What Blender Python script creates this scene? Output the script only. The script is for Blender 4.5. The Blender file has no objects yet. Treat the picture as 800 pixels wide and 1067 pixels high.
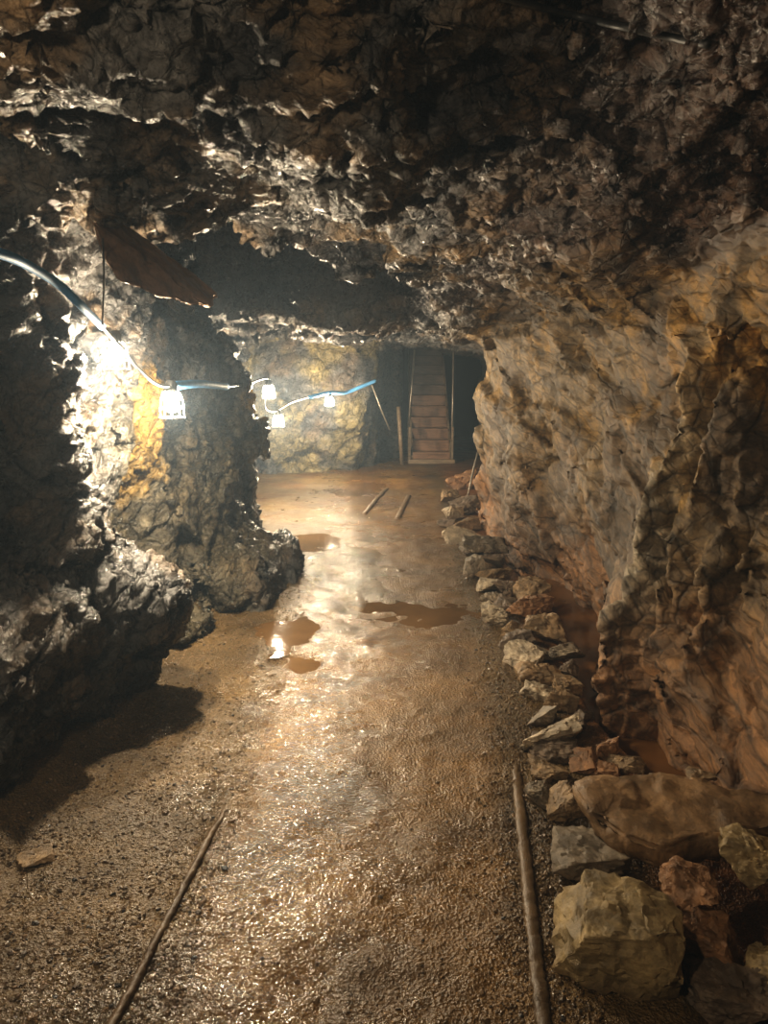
import bpy, bmesh, math, random
import numpy as np
from mathutils import Vector, Matrix
from mathutils.bvhtree import BVHTree

rng = np.random.default_rng(11)
random.seed(11)
scn = bpy.context.scene
COL = scn.collection
f32 = np.float32

# ------------------------------------------------------------------ camera
CAM = np.array([0.0, 0.0, 1.55])
PITCH = math.radians(10.5)
FPX = 800.0
cam_d = bpy.data.cameras.new('camera')
cam_d.sensor_fit = 'HORIZONTAL'
cam_d.sensor_width = 36.0
cam_d.lens = 36.0 * FPX / 800.0
cam_d.clip_start = 0.02
cam_o = bpy.data.objects.new('camera', cam_d)
COL.objects.link(cam_o)
cam_o.location = CAM
cam_o.rotation_euler = (math.pi / 2 - PITCH, 0, 0)
scn.camera = cam_o

def ray(px, py):
    a = (px - 400.0) / FPX
    b = (533.5 - py) / FPX
    return np.array([a, math.cos(PITCH) + b * math.sin(PITCH), -math.sin(PITCH) + b * math.cos(PITCH)])

def at(px, py, y):
    d = ray(px, py)
    return CAM + d * (y / d[1])

def onfloor(px, py, z=0.0):
    d = ray(px, py)
    return CAM + d * ((z - CAM[2]) / d[2])

# ------------------------------------------------------------------ noise
def _h(ix, iy, iz, seed):
    h = (ix.astype(np.uint32) * np.uint32(374761393) + iy.astype(np.uint32) * np.uint32(668265263)
         + iz.astype(np.uint32) * np.uint32(2147483647 - 58) + np.uint32(seed * 1013904223 & 0xffffffff))
    h ^= h >> np.uint32(13)
    h *= np.uint32(1274126177)
    h ^= h >> np.uint32(16)
    h *= np.uint32(2246822519)
    h ^= h >> np.uint32(13)
    return h

def _u(h):
    return (h & np.uint32(0xffff)).astype(f32) / f32(65535.0)

G12 = np.array([[1,1,0],[-1,1,0],[1,-1,0],[-1,-1,0],[1,0,1],[-1,0,1],[1,0,-1],[-1,0,-1],
                [0,1,1],[0,-1,1],[0,1,-1],[0,-1,-1],[1,1,0],[-1,1,0],[0,-1,1],[0,-1,-1]], dtype=f32)

def perlin(P, seed=0):
    fl = np.floor(P)
    i = fl.astype(np.int32)
    fr = (P - fl).astype(f32)
    w = fr * fr * fr * (fr * (fr * 6 - 15) + 10)
    out = np.zeros(len(P), f32)
    for dx in (0, 1):
        wx = w[:, 0] if dx else 1 - w[:, 0]
        for dy in (0, 1):
            wy = w[:, 1] if dy else 1 - w[:, 1]
            for dz in (0, 1):
                wz = w[:, 2] if dz else 1 - w[:, 2]
                g = G12[_h(i[:, 0] + dx, i[:, 1] + dy, i[:, 2] + dz, seed) & np.uint32(15)]
                d = g[:, 0] * (fr[:, 0] - dx) + g[:, 1] * (fr[:, 1] - dy) + g[:, 2] * (fr[:, 2] - dz)
                out += wx * wy * wz * d
    return out

def fbm(P, octs=4, seed=0, gain=0.5, ridged=False):
    out = np.zeros(len(P), f32)
    a = 1.0
    Q = P.astype(f32)
    for k in range(octs):
        n = perlin(Q, seed + k * 7)
        out += a * ((0.5 - np.abs(n)) if ridged else n)
        a *= gain
        Q = Q * f32(2.03) + f32(3.7)
    return out

def facets(P, seed=0, slope=0.8):
    """every Voronoi cell is a tilted plane: broken, faceted rock. Returns (height, edge distance)"""
    fl = np.floor(P)
    i = fl.astype(np.int32)
    fr = (P - fl).astype(f32)
    best = np.full(len(P), 9.0, f32)
    second = np.full(len(P), 9.0, f32)
    val = np.zeros(len(P), f32)
    for dx in (-1, 0, 1):
        for dy in (-1, 0, 1):
            for dz in (-1, 0, 1):
                h = _h(i[:, 0] + dx, i[:, 1] + dy, i[:, 2] + dz, seed)
                h2 = (h * np.uint32(2654435761)) ^ (h >> np.uint32(7))
                ox = dx + (h & np.uint32(1023)).astype(f32) / 1023 - fr[:, 0]
                oy = dy + ((h >> np.uint32(10)) & np.uint32(1023)).astype(f32) / 1023 - fr[:, 1]
                oz = dz + ((h >> np.uint32(20)) & np.uint32(1023)).astype(f32) / 1023 - fr[:, 2]
                d = ox * ox + oy * oy + oz * oz
                gx = ((h2 & np.uint32(255)).astype(f32) / 127.5 - 1)
                gy = (((h2 >> np.uint32(8)) & np.uint32(255)).astype(f32) / 127.5 - 1)
                gz = (((h2 >> np.uint32(16)) & np.uint32(255)).astype(f32) / 127.5 - 1)
                b = ((h2 >> np.uint32(24)).astype(f32) / 127.5 - 1) * 0.5
                v = b - slope * (ox * gx + oy * gy + oz * gz)
                m = d < best
                second = np.where(m, best, np.minimum(second, d))
                val = np.where(m, v, val)
                best = np.where(m, d, best)
    return val, np.sqrt(second) - np.sqrt(best)

def sstep(a, b, x):
    t = np.clip((x - a) / (b - a), 0, 1)
    return t * t * (3 - 2 * t)

def table(ys, zs, V, y, z):
    V = np.asarray(V, f32)
    ys = np.asarray(ys, f32); zs = np.asarray(zs, f32)
    def loc(k, q):
        j = np.clip(np.searchsorted(k, q) - 1, 0, len(k) - 2)
        t = np.clip((q - k[j]) / (k[j + 1] - k[j]), 0, 1)
        return j, (0.5 * t + 0.5 * t * t * (3 - 2 * t)).astype(f32)
    j, t = loc(ys, y)
    k, s = loc(zs, z)
    return ((V[j, k] * (1 - s) + V[j, k + 1] * s) * (1 - t) + (V[j + 1, k] * (1 - s) + V[j + 1, k + 1] * s) * t).astype(f32)

# ------------------------------------------------------------------ the shape of the tunnel
ZL = [0.0, 0.25, 0.55, 1.0, 1.5, 2.0, 2.5]
LEFT = [  # y,   x of the left wall at the heights ZL
    (-0.8, [-1.55, -1.55, -1.60, -1.75, -1.75, -1.55, -1.3]),
    ( 1.5, [-1.50, -1.50, -1.55, -1.85, -1.85, -1.60, -1.3]),
    ( 2.1, [-1.46, -1.44, -1.48, -1.85, -1.85, -1.55, -1.3]),
    ( 2.6, [-1.50, -1.42, -1.32, -1.78, -1.80, -1.50, -1.2]),
    ( 2.85,[-1.48, -1.34, -1.24, -1.62, -1.62, -1.42, -1.1]),
    ( 3.08,[-1.38, -1.24, -1.20, -1.30, -1.27, -1.36, -1.1]),
    ( 3.22,[-1.32, -1.22, -1.20, -1.27, -1.25, -1.34, -1.1]),
    ( 3.40,[-1.28, -1.24, -1.24, -1.38, -1.42, -1.34, -1.1]),
    ( 3.60,[-1.26, -1.24, -1.28, -1.42, -1.44, -1.32, -1.1]),
    ( 3.85,[-1.55, -1.58, -1.56, -1.46, -1.40, -1.26, -1.1]),
    ( 4.3, [-1.50, -1.54, -1.58, -1.50, -1.42, -1.32, -1.2]),
    ( 4.7, [-1.22, -1.26, -1.30, -1.32, -1.38, -1.38, -1.3]),
    ( 5.4, [-1.14, -1.18, -1.22, -1.26, -1.32, -1.50, -1.6]),
    ( 6.3, [-1.06, -1.08, -1.12, -1.15, -1.20, -1.50, -1.7]),
    ( 6.8, [-1.08, -1.10, -1.13, -1.14, -1.16, -1.50, -1.7]),
    ( 7.3, [-1.40, -1.42, -1.42, -1.42, -1.42, -1.70, -1.8]),
    ( 8.3, [-1.70, -1.70, -1.70, -1.70, -1.70, -1.80, -1.9]),
    (11.0, [-1.95, -1.95, -1.95, -1.95, -1.95, -1.95, -2.0]),
    (18.0, [-2.0] * 7)]
RIGHT = [
    (-0.8, [ 1.60,  1.60,  1.65,  1.70,  1.65,  1.55,  1.3]),
    ( 1.5, [ 1.60,  1.60,  1.65,  1.70,  1.66,  1.58,  1.3]),
    ( 2.2, [ 1.45,  1.50,  1.60,  1.68,  1.66,  1.58,  1.3]),
    ( 2.55,[ 1.32,  1.38,  1.50,  1.64,  1.64,  1.58,  1.3]),
    ( 2.95,[ 1.16,  1.24,  1.36,  1.56,  1.60,  1.56,  1.3]),
    ( 3.02,[ 1.12,  1.18,  1.28,  1.46,  1.56,  1.56,  1.3]),
    ( 3.25,[ 1.10,  1.18,  1.30,  1.47,  1.56,  1.56,  1.3]),
    ( 3.32,[ 1.04,  1.06,  1.12,  1.25,  1.41,  1.54,  1.3]),
    ( 3.7, [ 1.14,  1.16,  1.20,  1.32,  1.44,  1.52,  1.3]),
    ( 4.3, [ 1.32,  1.32,  1.34,  1.38,  1.44,  1.48,  1.3]),
    ( 4.9, [ 1.43,  1.40,  1.40,  1.42,  1.46,  1.46,  1.25]),
    ( 5.7, [ 1.36,  1.32,  1.30,  1.32,  1.36,  1.36,  1.2]),
    ( 6.4, [ 1.12,  1.10,  1.10,  1.12,  1.16,  1.20,  1.1]),
    ( 7.1, [ 0.94,  0.92,  0.92,  0.93,  0.96,  1.00,  0.9]),
    ( 7.8, [ 0.98,  0.97,  0.97,  0.96,  1.00,  1.02,  0.9]),
    ( 8.4, [ 1.40,  1.40,  1.40,  1.40,  1.45,  1.35,  1.1]),
    (10.5, [ 1.85,  1.85,  1.85,  1.85,  1.85,  1.70,  1.5]),
    (18.0, [ 1.90] * 7)]

def xl_f(y, z): return table([r[0] for r in LEFT], ZL, [r[1] for r in LEFT], y, z)
def xr_f(y, z):
    x = table([r[0] for r in RIGHT], ZL, [r[1] for r in RIGHT], y, z)
    # two upright ribs: the rock breaks back sharply on the near side of each
    for zs, ys, a, z0, z1 in (((0, .5, .95, 1.5, 2), (3.30, 3.46, 3.56, 3.50, 3.46), .17, -.5, 1.55),
                              ((0, .4, .7, 1.4, 2), (2.85, 3.02, 3.15, 3.27, 3.3), .13, .25, 1.5)):
        yr = np.interp(z, zs, ys).astype(f32)
        d = y - yr
        k = sstep(z0, z0 + .2, z) * (1 - sstep(z1, z1 + .3, z))
        x = x + a * k * np.where(d < 0, np.exp(-np.maximum(-d - .02, 0) / .22) * sstep(0, .035, -d), 0) - .06 * k * np.where(d >= 0, np.exp(-d / .10), sstep(-.03, 0, d))
    return x.astype(f32)

def rib_mask(y, z):
    yr = np.interp(z, (0, .5, .95, 1.5, 2), (3.30, 3.46, 3.56, 3.50, 3.46))
    return np.exp(-((y - yr - .05) / .09) ** 2) * sstep(.2, .6, z) * (1 - sstep(1.4, 1.7, z))

def zc_f(x, y):
    yt = np.interp(x, [-1.5, -0.8, -0.25, 0.46, 1.2, 1.8], [2.1, 2.6, 3.0, 3.9, 4.6, 4.9]).astype(f32)
    yl = np.interp(x, [-1.6, -0.95, -0.73, 0.0, 0.6, 1.0, 1.8], [3.4, 3.75, 4.35, 5.7, 6.9, 8.0, 8.2]).astype(f32)
    z = 2.27 + 0.40 * sstep(0.0, 1.7, yt - y) - 0.05 * sstep(0, 1, (y - yt) / np.maximum(yl - yt, 0.1))
    z = z - 0.36 * sstep(0.4, 1.35, x) * sstep(0.8, 2.4, y) * (1 - .6 * sstep(5.5, 7.5, y))
    up = sstep(0.0, 0.40, y - yl) * (1 - sstep(6.75, 7.2, y))
    amp = 1.9 * (1 - sstep(-0.35, 0.5, x)) + 0.14
    z = z + up * amp
    z = z - 0.24 * sstep(6.0, 7.2, y)
    return z.astype(f32)

def smax(a, b, k):
    h = np.clip(0.5 + 0.5 * (a - b) / k, 0, 1)
    return (b * (1 - h) + a * h + k * h * (1 - h)).astype(f32)

def ell(X, Y, Z, c, r):
    return (np.sqrt(((X - c[0]) / r[0]) ** 2 + ((Y - c[1]) / r[1]) ** 2 + ((Z - c[2]) / r[2]) ** 2) - 1) * min(r)

CARVE = [((-1.10, 3.45, 2.42), (.22, .30, .17)), ((-1.35, 2.75, 2.22), (.28, .35, .25)),
         ((1.72, 2.75, .75), (.22, .24, .26)), ((1.55, 2.45, .30), (.20, .22, .16)),
         ((-1.62, 2.85, .95), (.30, .22, .40)), ((-1.55, 2.25, 1.15), (.24, .20, .35)),
         ((0.75, 1.55, 2.72), (.35, .35, .14))]
ADD = [((-1.30, 3.35, .45), (.26, .26, .20)), ((-0.98, 5.45, .02), (.36, .72, .34)), ((-1.28, 4.35, .05), (.25, .3, .16))]

def base_field(X, Y, Z):
    """<0 air, >0 rock"""
    a = xl_f(Y, Z) - X
    b = X - xr_f(Y, Z)
    c = Z - zc_f(X, Y)
    f = smax(smax(a, b, .05), c, .16)
    XE = X + 0.22 * np.clip(1.3 - Z, -.3, 1.3)
    yb = np.where(X < 0.30, np.interp(XE, [-2.5, -.6, -.2, -.05, .05], [11.2, 11.6, 11.75, 12.2, 13.6]), 18.0).astype(f32)
    f = smax(f, (Y - yb), .08)
    # end rock: the mass between and above the stair shaft and the dark drift beside it
    endr = np.maximum.reduce([12.55 - Y, X - 0.9 - 9, -(X - 0.30)]) * 0 + (12.45 - Y)
    shaft = np.maximum.reduce([np.abs(X - 0.80) - 0.52, Y - 17.5, 12.0 - Y, Z - (1.9 + 0.95 * (Y - 12.3))])
    drift = np.maximum.reduce([np.abs(X - 1.62) - 0.36, 11.0 - Y, Z - 2.05])
    recess = np.maximum.reduce([np.abs(X - 0.08) - 0.24, Y - 13.4, 11.0 - Y, Z - 1.9])
    endvoid = np.minimum(np.minimum(shaft, drift), recess)
    f = np.where(Y > 12.3, np.maximum(np.minimum(f, 9), endvoid), f).astype(f32)
    for c_, r_ in ADD:
        f = smax(f, -ell(X, Y, Z, c_, r_), .06)
    for c_, r_ in CARVE:
        f = np.minimum(f, ell(X, Y, Z, c_, r_)).astype(f32)
    return f

def bed(P, deg):
    t = math.radians(deg)
    return np.stack([P[:, 0], P[:, 1] * math.cos(t) - P[:, 2] * math.sin(t), P[:, 1] * math.sin(t) + P[:, 2] * math.cos(t)], 1).astype(f32)

def by_side(P, fn):
    """the beds dip one way in the left wall and roof, the other way in the right wall: evaluate both, cross-fade"""
    r = sstep(0.72, 1.0, P[:, 0]) * (1 - sstep(1.9, 2.2, P[:, 2]))
    out = np.zeros(len(P), f32)
    m = r < 1
    if m.any(): out[m] += (1 - r[m]) * fn(bed(P[m], -28), 0)
    m = r > 0
    if m.any(): out[m] += r[m] * fn(bed(P[m], -17), 1)
    return out

def big_breaks(B, side):
    if side == 0:
        S = B * np.array([1.0, 0.62, 1.35], f32)
        return 0.115 * facets(S * 1.5, 21, 0.75)[0] + 0.062 * facets(S * 3.4 + 4.2, 22, 0.8)[0]
    S = B * np.array([1.0, 0.55, 1.5], f32)
    q = B[:, 2] / 0.60 + .45 * fbm(B * np.array([.8, .35, .8], f32), 3, 27)
    saw = q - np.floor(q)
    slabs = np.where(saw < .82, saw / .82, (1 - saw) / .18) - .5
    return 0.095 * slabs + 0.100 * facets(S * 1.3, 23, 0.75)[0] + 0.026 * facets(S * 3.6 + 4.2, 24, 0.8)[0]

def fine_breaks(B, side):
    v1, _ = facets(B * np.array([8, 5, 11], f32), 31, 0.8)
    v2, _ = facets(B * np.array([19, 11, 25], f32) + 3, 32, 0.8)
    rid = fbm(B * np.array([6, 3.5, 9], f32), 4, 41, 0.55, True)
    v4, e4 = facets(B * np.array([4.2, 2.2, 5.5], f32) + 11, 35, 0.8)
    crack = -0.028 * (1 - sstep(0.0, 0.09, e4))
    if side == 0:
        return crack + 0.034 * v1 + 0.014 * v2 + 0.050 * (rid - 0.45)
    v3, _ = facets(B * np.array([6, 2.2, 12], f32) + 7, 33, 0.8)
    return .8 * crack + 0.018 * v4 + 0.006 * v1 + 0.005 * v2 + 0.008 * (rid - 0.45) + 0.016 * v3

def rock_noise(P):
    W = np.stack([fbm(P * 1.1, 2, 5), fbm(P * 1.1 + 9, 2, 6), fbm(P * 1.1 + 17, 2, 7)], 1)
    return 0.10 * fbm(P * 0.9, 2, 1) + by_side(P + 0.16 * W, big_breaks)

def near_noise_amp(P):
    x, y, z = P[:, 0], P[:, 1], P[:, 2]
    a = np.ones(len(P), f32)
    a *= 1 - 0.55 * sstep(12.0, 12.4, y)
    return a

LAMP_AT = [at(121, 370, 3.40), at(179, 421, 3.95), at(280, 408, 7.55), at(290, 438, 8.5), at(343, 418, 10.6)]

def field(X, Y, Z):
    shp = X.shape
    f = base_field(X, Y, Z)
    m = np.abs(f) < 0.27
    P = np.stack([X[m], Y[m], Z[m]], 1).astype(f32)
    if len(P):
        f[m] += rock_noise(P) * near_noise_amp(P)
    for c_ in LAMP_AT:
        f = np.minimum(f, ell(X, Y, Z, c_, (.13, .13, .17))).astype(f32)
    return f

# ------------------------------------------------------------------ surface nets on a grid that spreads away from the camera
A0, DU = 2.5, 0.0032
us = np.arange(-0.56, 0.56, DU, dtype=f32)
vs = np.arange(-0.46, 0.40, DU, dtype=f32)
ks = np.exp(np.arange(math.log(A0 - 0.6), math.log(A0 + 15.5), 0.0048)).astype(f32)
ZM = 1.35

def surface_nets():
    verts, quads, voff = [], [], 0
    nu, nv, nk = len(us), len(vs), len(ks)
    prev_ids = None
    SL = 40
    F = np.zeros((nk, nu, nv), f32)
    for k0 in range(0, nk, SL):
        kk = ks[k0:k0 + SL]
        K, U, V = np.meshgrid(kk, us, vs, indexing='ij')
        F[k0:k0 + SL] = field((U * K).astype(f32), (K - A0).astype(f32), (ZM + V * K).astype(f32))
    S = F > 0
    c = [S[i:nk - 1 + i, j:nu - 1 + j, l:nv - 1 + l] for i in (0, 1) for j in (0, 1) for l in (0, 1)]
    anyy = c[0].copy(); alll = c[0].copy()
    for q in c[1:]:
        anyy |= q; alll &= q
    act = anyy & ~alll
    idx = np.argwhere(act)
    ids = np.full(act.shape, -1, np.int32)
    ids[act] = np.arange(len(idx))
    acc = np.zeros((len(idx), 3)); cnt = np.zeros(len(idx))
    corners = [(i, j, l) for i in (0, 1) for j in (0, 1) for l in (0, 1)]
    for a in range(8):
        for b in range(a + 1, 8):
            ca, cb = corners[a], corners[b]
            if sum(abs(p - q) for p, q in zip(ca, cb)) != 1: continue
            fa = F[idx[:, 0] + ca[0], idx[:, 1] + ca[1], idx[:, 2] + ca[2]]
            fb = F[idx[:, 0] + cb[0], idx[:, 1] + cb[1], idx[:, 2] + cb[2]]
            m = (fa > 0) != (fb > 0)
            t = np.where(m, fa / np.where(m, fa - fb, 1), 0)
            for d in range(3):
                acc[:, d] += np.where(m, ca[d] + t * (cb[d] - ca[d]), 0)
            cnt += m
    g = idx + acc / cnt[:, None]
    kc = np.interp(g[:, 0], np.arange(nk), ks)
    uc = np.interp(g[:, 1], np.arange(nu), us)
    vc = np.interp(g[:, 2], np.arange(nv), vs)
    Vt = np.stack([uc * kc, kc - A0, ZM + vc * kc], 1)
    Q = []
    for ax in range(3):
        sl0 = [slice(1, n - 1) for n in F.shape]; sl1 = list(sl0)
        sl0[ax] = slice(0, F.shape[ax] - 1); sl1[ax] = slice(1, F.shape[ax])
        s0 = S[tuple(sl0)]; s1 = S[tuple(sl1)]
        e = np.argwhere(s0 != s1)
        off = np.ones(3, int); off[ax] = 0
        e = e + off
        flip = S[e[:, 0], e[:, 1], e[:, 2]]
        o1, o2 = [(1, 2), (2, 0), (0, 1)][ax]
        def cell(d1, d2):
            q = e.copy(); q[:, o1] += d1; q[:, o2] += d2
            return ids[q[:, 0], q[:, 1], q[:, 2]]
        q = np.stack([cell(-1, -1), cell(0, -1), cell(0, 0), cell(-1, 0)], 1)
        # the axes (k,u,v) = (y,x,z) are left handed
        q = np.where(flip[:, None], q[:, ::-1], q)
        Q.append(q)
    Q = np.concatenate(Q)
    Q = Q[(Q >= 0).all(1)]
    # drop crumbs that hang free in the air: keep the one connected shell
    lab = np.arange(len(Vt))
    for _ in range(200):
        m = lab[Q].min(1)
        new = lab.copy()
        for k in range(4): np.minimum.at(new, Q[:, k], m)
        new = new[new]; new = new[new]
        if (new == lab).all(): break
        lab = new
    big = np.bincount(lab[Q[:, 0]]).argmax()
    Q = Q[lab[Q[:, 0]] == big]
    u, inv = np.unique(Q, return_inverse=True)
    return Vt[u], inv.reshape(Q.shape)

def vnormals(V, Q):
    n = np.cross(V[Q[:, 2]] - V[Q[:, 0]], V[Q[:, 3]] - V[Q[:, 1]])
    N = np.zeros_like(V)
    for k in range(4):
        for d in range(3):
            N[:, d] += np.bincount(Q[:, k], weights=n[:, d], minlength=len(V))
    return N / np.maximum(np.linalg.norm(N, axis=1, keepdims=True), 1e-9)

RV, RQ = surface_nets()
RN = vnormals(RV, RQ)
# make the normals point into the tunnel
def orient():
    global RQ, RN
    p = RV + RN * 0.05
    s = base_field(p[:, 0].astype(f32), p[:, 1].astype(f32), p[:, 2].astype(f32)) - base_field(
        RV[:, 0].astype(f32), RV[:, 1].astype(f32), RV[:, 2].astype(f32))
    if (s < 0).mean() < 0.5:
        RQ = RQ[:, ::-1].copy(); RN = -RN
orient()

# finer breakage, pushed along the normals
P32 = RV.astype(f32)
disp = by_side(P32 + 0.05 * np.stack([fbm(P32 * 4, 2, 55), fbm(P32 * 4 + 5, 2, 56), fbm(P32 * 4 + 8, 2, 57)], 1), fine_breaks)
disp = disp * (1 - 0.4 * sstep(12.0, 12.5, P32[:, 1]))
RV = RV + RN * disp[:, None]
RN = vnormals(RV, RQ)

# ------------------------------------------------------------------ materials
def new_mat(name):
    m = bpy.data.materials.new(name)
    m.use_nodes = True
    nt = m.node_tree
    return m, nt, nt.nodes['Principled BSDF']

def nd(nt, typ, **kw):
    n = nt.nodes.new(typ)
    for k, v in kw.items():
        if k in n.inputs.keys() if hasattr(n, 'inputs') else False:
            n.inputs[k].default_value = v
        else:
            setattr(n, k, v)
    return n

def ramp(nt, src, stops):
    r = nt.nodes.new('ShaderNodeValToRGB')
    while len(r.color_ramp.elements) < len(stops):
        r.color_ramp.elements.new(0.5)
    for e, (p, c) in zip(r.color_ramp.elements, stops):
        e.position = p
        e.color = c if len(c) == 4 else (*c, 1)
    nt.links.new(src, r.inputs[0])
    return r.outputs[0]

def g3(v): return (v, v, v)

def mixc(nt, a, b, fac, mode='MIX'):
    m = nt.nodes.new('ShaderNodeMix'); m.data_type = 'RGBA'; m.blend_type = mode
    for s, v in ((m.inputs[0], fac), (m.inputs[6], a), (m.inputs[7], b)):
        if isinstance(v, bpy.types.NodeSocket): nt.links.new(v, s)
        elif isinstance(v, (int, float)): s.default_value = v
        else: s.default_value = (*v, 1)
    return m.outputs[2]

def noise(nt, vec, scale, detail=6, rough=.6, dist=0.0, dim='3D'):
    n = nt.nodes.new('ShaderNodeTexNoise')
    n.inputs['Scale'].default_value = scale; n.inputs['Detail'].default_value = detail
    n.inputs['Roughness'].default_value = rough; n.inputs['Distortion'].default_value = dist
    if vec is not None: nt.links.new(vec, n.inputs['Vector'])
    return n.outputs['Fac']

def objvec(nt, scale=(1, 1, 1), rot=(0, 0, 0)):
    t = nt.nodes.new('ShaderNodeTexCoord')
    m = nt.nodes.new('ShaderNodeMapping')
    m.inputs['Scale'].default_value = scale; m.inputs['Rotation'].default_value = rot
    nt.links.new(t.outputs['Object'], m.inputs[0])
    return m.outputs[0]

def bump(nt, h, strength, dist, base=None):
    b = nt.nodes.new('ShaderNodeBump')
    b.inputs['Strength'].default_value = strength; b.inputs['Distance'].default_value = dist
    nt.links.new(h, b.inputs['Height'])
    if base is not None: nt.links.new(base, b.inputs['Normal'])
    return b.outputs[0]

def math2(nt, op, a, b):
    m = nt.nodes.new('ShaderNodeMath'); m.operation = op
    for s, v in zip(m.inputs, (a, b)):
        if isinstance(v, (int, float)): s.default_value = v
        else: nt.links.new(v, s)
    return m.outputs[0]

def rock_mat(name, deg, stretch, smooth, warp=.22):
    m, nt, bs = new_mat(name)
    at_ = nt.nodes.new('ShaderNodeAttribute'); at_.attribute_name = 'tint'
    wt = nt.nodes.new('ShaderNodeAttribute'); wt.attribute_name = 'wet'
    v0 = objvec(nt, (1, 1, 1), (math.radians(deg), 0, 0))
    mp = nt.nodes.new('ShaderNodeMapping'); mp.inputs['Scale'].default_value = (1, stretch, 1.25)
    nt.links.new(v0, mp.inputs[0])
    # warp so that nothing runs dead straight
    wn = nt.nodes.new('ShaderNodeTexNoise'); wn.inputs['Scale'].default_value = 3.0; wn.inputs['Detail'].default_value = 4
    nt.links.new(v0, wn.inputs['Vector'])
    va = nt.nodes.new('ShaderNodeVectorMath'); va.operation = 'MULTIPLY_ADD'
    nt.links.new(wn.outputs['Color'], va.inputs[0]); va.inputs[1].default_value = (warp, warp, warp); nt.links.new(mp.outputs[0], va.inputs[2])
    v = va.outputs[0]
    n1 = noise(nt, v, 7, 8, .68, .2)
    n2 = noise(nt, v, 30, 7, .68)
    rg = nt.nodes.new('ShaderNodeTexNoise'); rg.noise_type = 'RIDGED_MULTIFRACTAL'
    rg.inputs['Scale'].default_value = 5; rg.inputs['Detail'].default_value = 7; rg.inputs['Roughness'].default_value = .55
    nt.links.new(v, rg.inputs['Vector'])
    rg = rg.outputs['Fac']
    def cracks(scale, wid):
        vo = nt.nodes.new('ShaderNodeTexVoronoi'); vo.feature = 'DISTANCE_TO_EDGE'; vo.inputs['Scale'].default_value = scale
        nt.links.new(v, vo.inputs['Vector'])
        return ramp(nt, vo.outputs['Distance'], [(0, g3(0)), (wid, g3(1))])
    k1, k2 = cracks(4.5, .05), cracks(13, .09)
    c = mixc(nt, at_.outputs['Color'], ramp(nt, n1, [(.30, g3(.35)), (.50, g3(.95)), (.70, g3(1.8))]), 1.0, 'MULTIPLY')
    c = mixc(nt, c, ramp(nt, n2, [(.3, g3(.5)), (.7, g3(1.45))]), 1.0, 'MULTIPLY')
    c = mixc(nt, c, ramp(nt, k1, [(0, g3(.35)), (1, g3(1))]), .8, 'MULTIPLY')
    c = mixc(nt, c, ramp(nt, k2, [(0, g3(.45)), (1, g3(1))]), .6, 'MULTIPLY')
    nt.links.new(c, bs.inputs['Base Color'])
    rr = ramp(nt, n2, [(.35, g3(.16)), (.65, g3(.50))])
    sep = nt.nodes.new('ShaderNodeRGBToBW'); nt.links.new(rr, sep.inputs[0])
    ro = nt.nodes.new('ShaderNodeMix'); ro.data_type = 'FLOAT'
    nt.links.new(wt.outputs['Fac'], ro.inputs[0]); ro.inputs[2].default_value = .75
    nt.links.new(sep.outputs[0], ro.inputs[3])
    nt.links.new(ro.outputs[0], bs.inputs['Roughness'])
    bb = bump(nt, noise(nt, v, 14, 8, .72, .4), .9 * smooth, .04)
    bb = bump(nt, rg, .55 * smooth, .03, bb)
    bb = bump(nt, k1, .7 * smooth, .016, bb)
    bb = bump(nt, k2, .6 * smooth, .008, bb)
    bb = bump(nt, noise(nt, v, 75, 4, .7), .8 * smooth, .006, bb)
    nt.links.new(bb, bs.inputs['Normal'])
    bs.inputs['Specular IOR Level'].default_value = .65
    return m

M_ROCK = rock_mat('cave_rock', -28, .6, 1.0)
M_ROCK_R = rock_mat('cave_rock_ochre', -17, .26, .50, .10)

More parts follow.
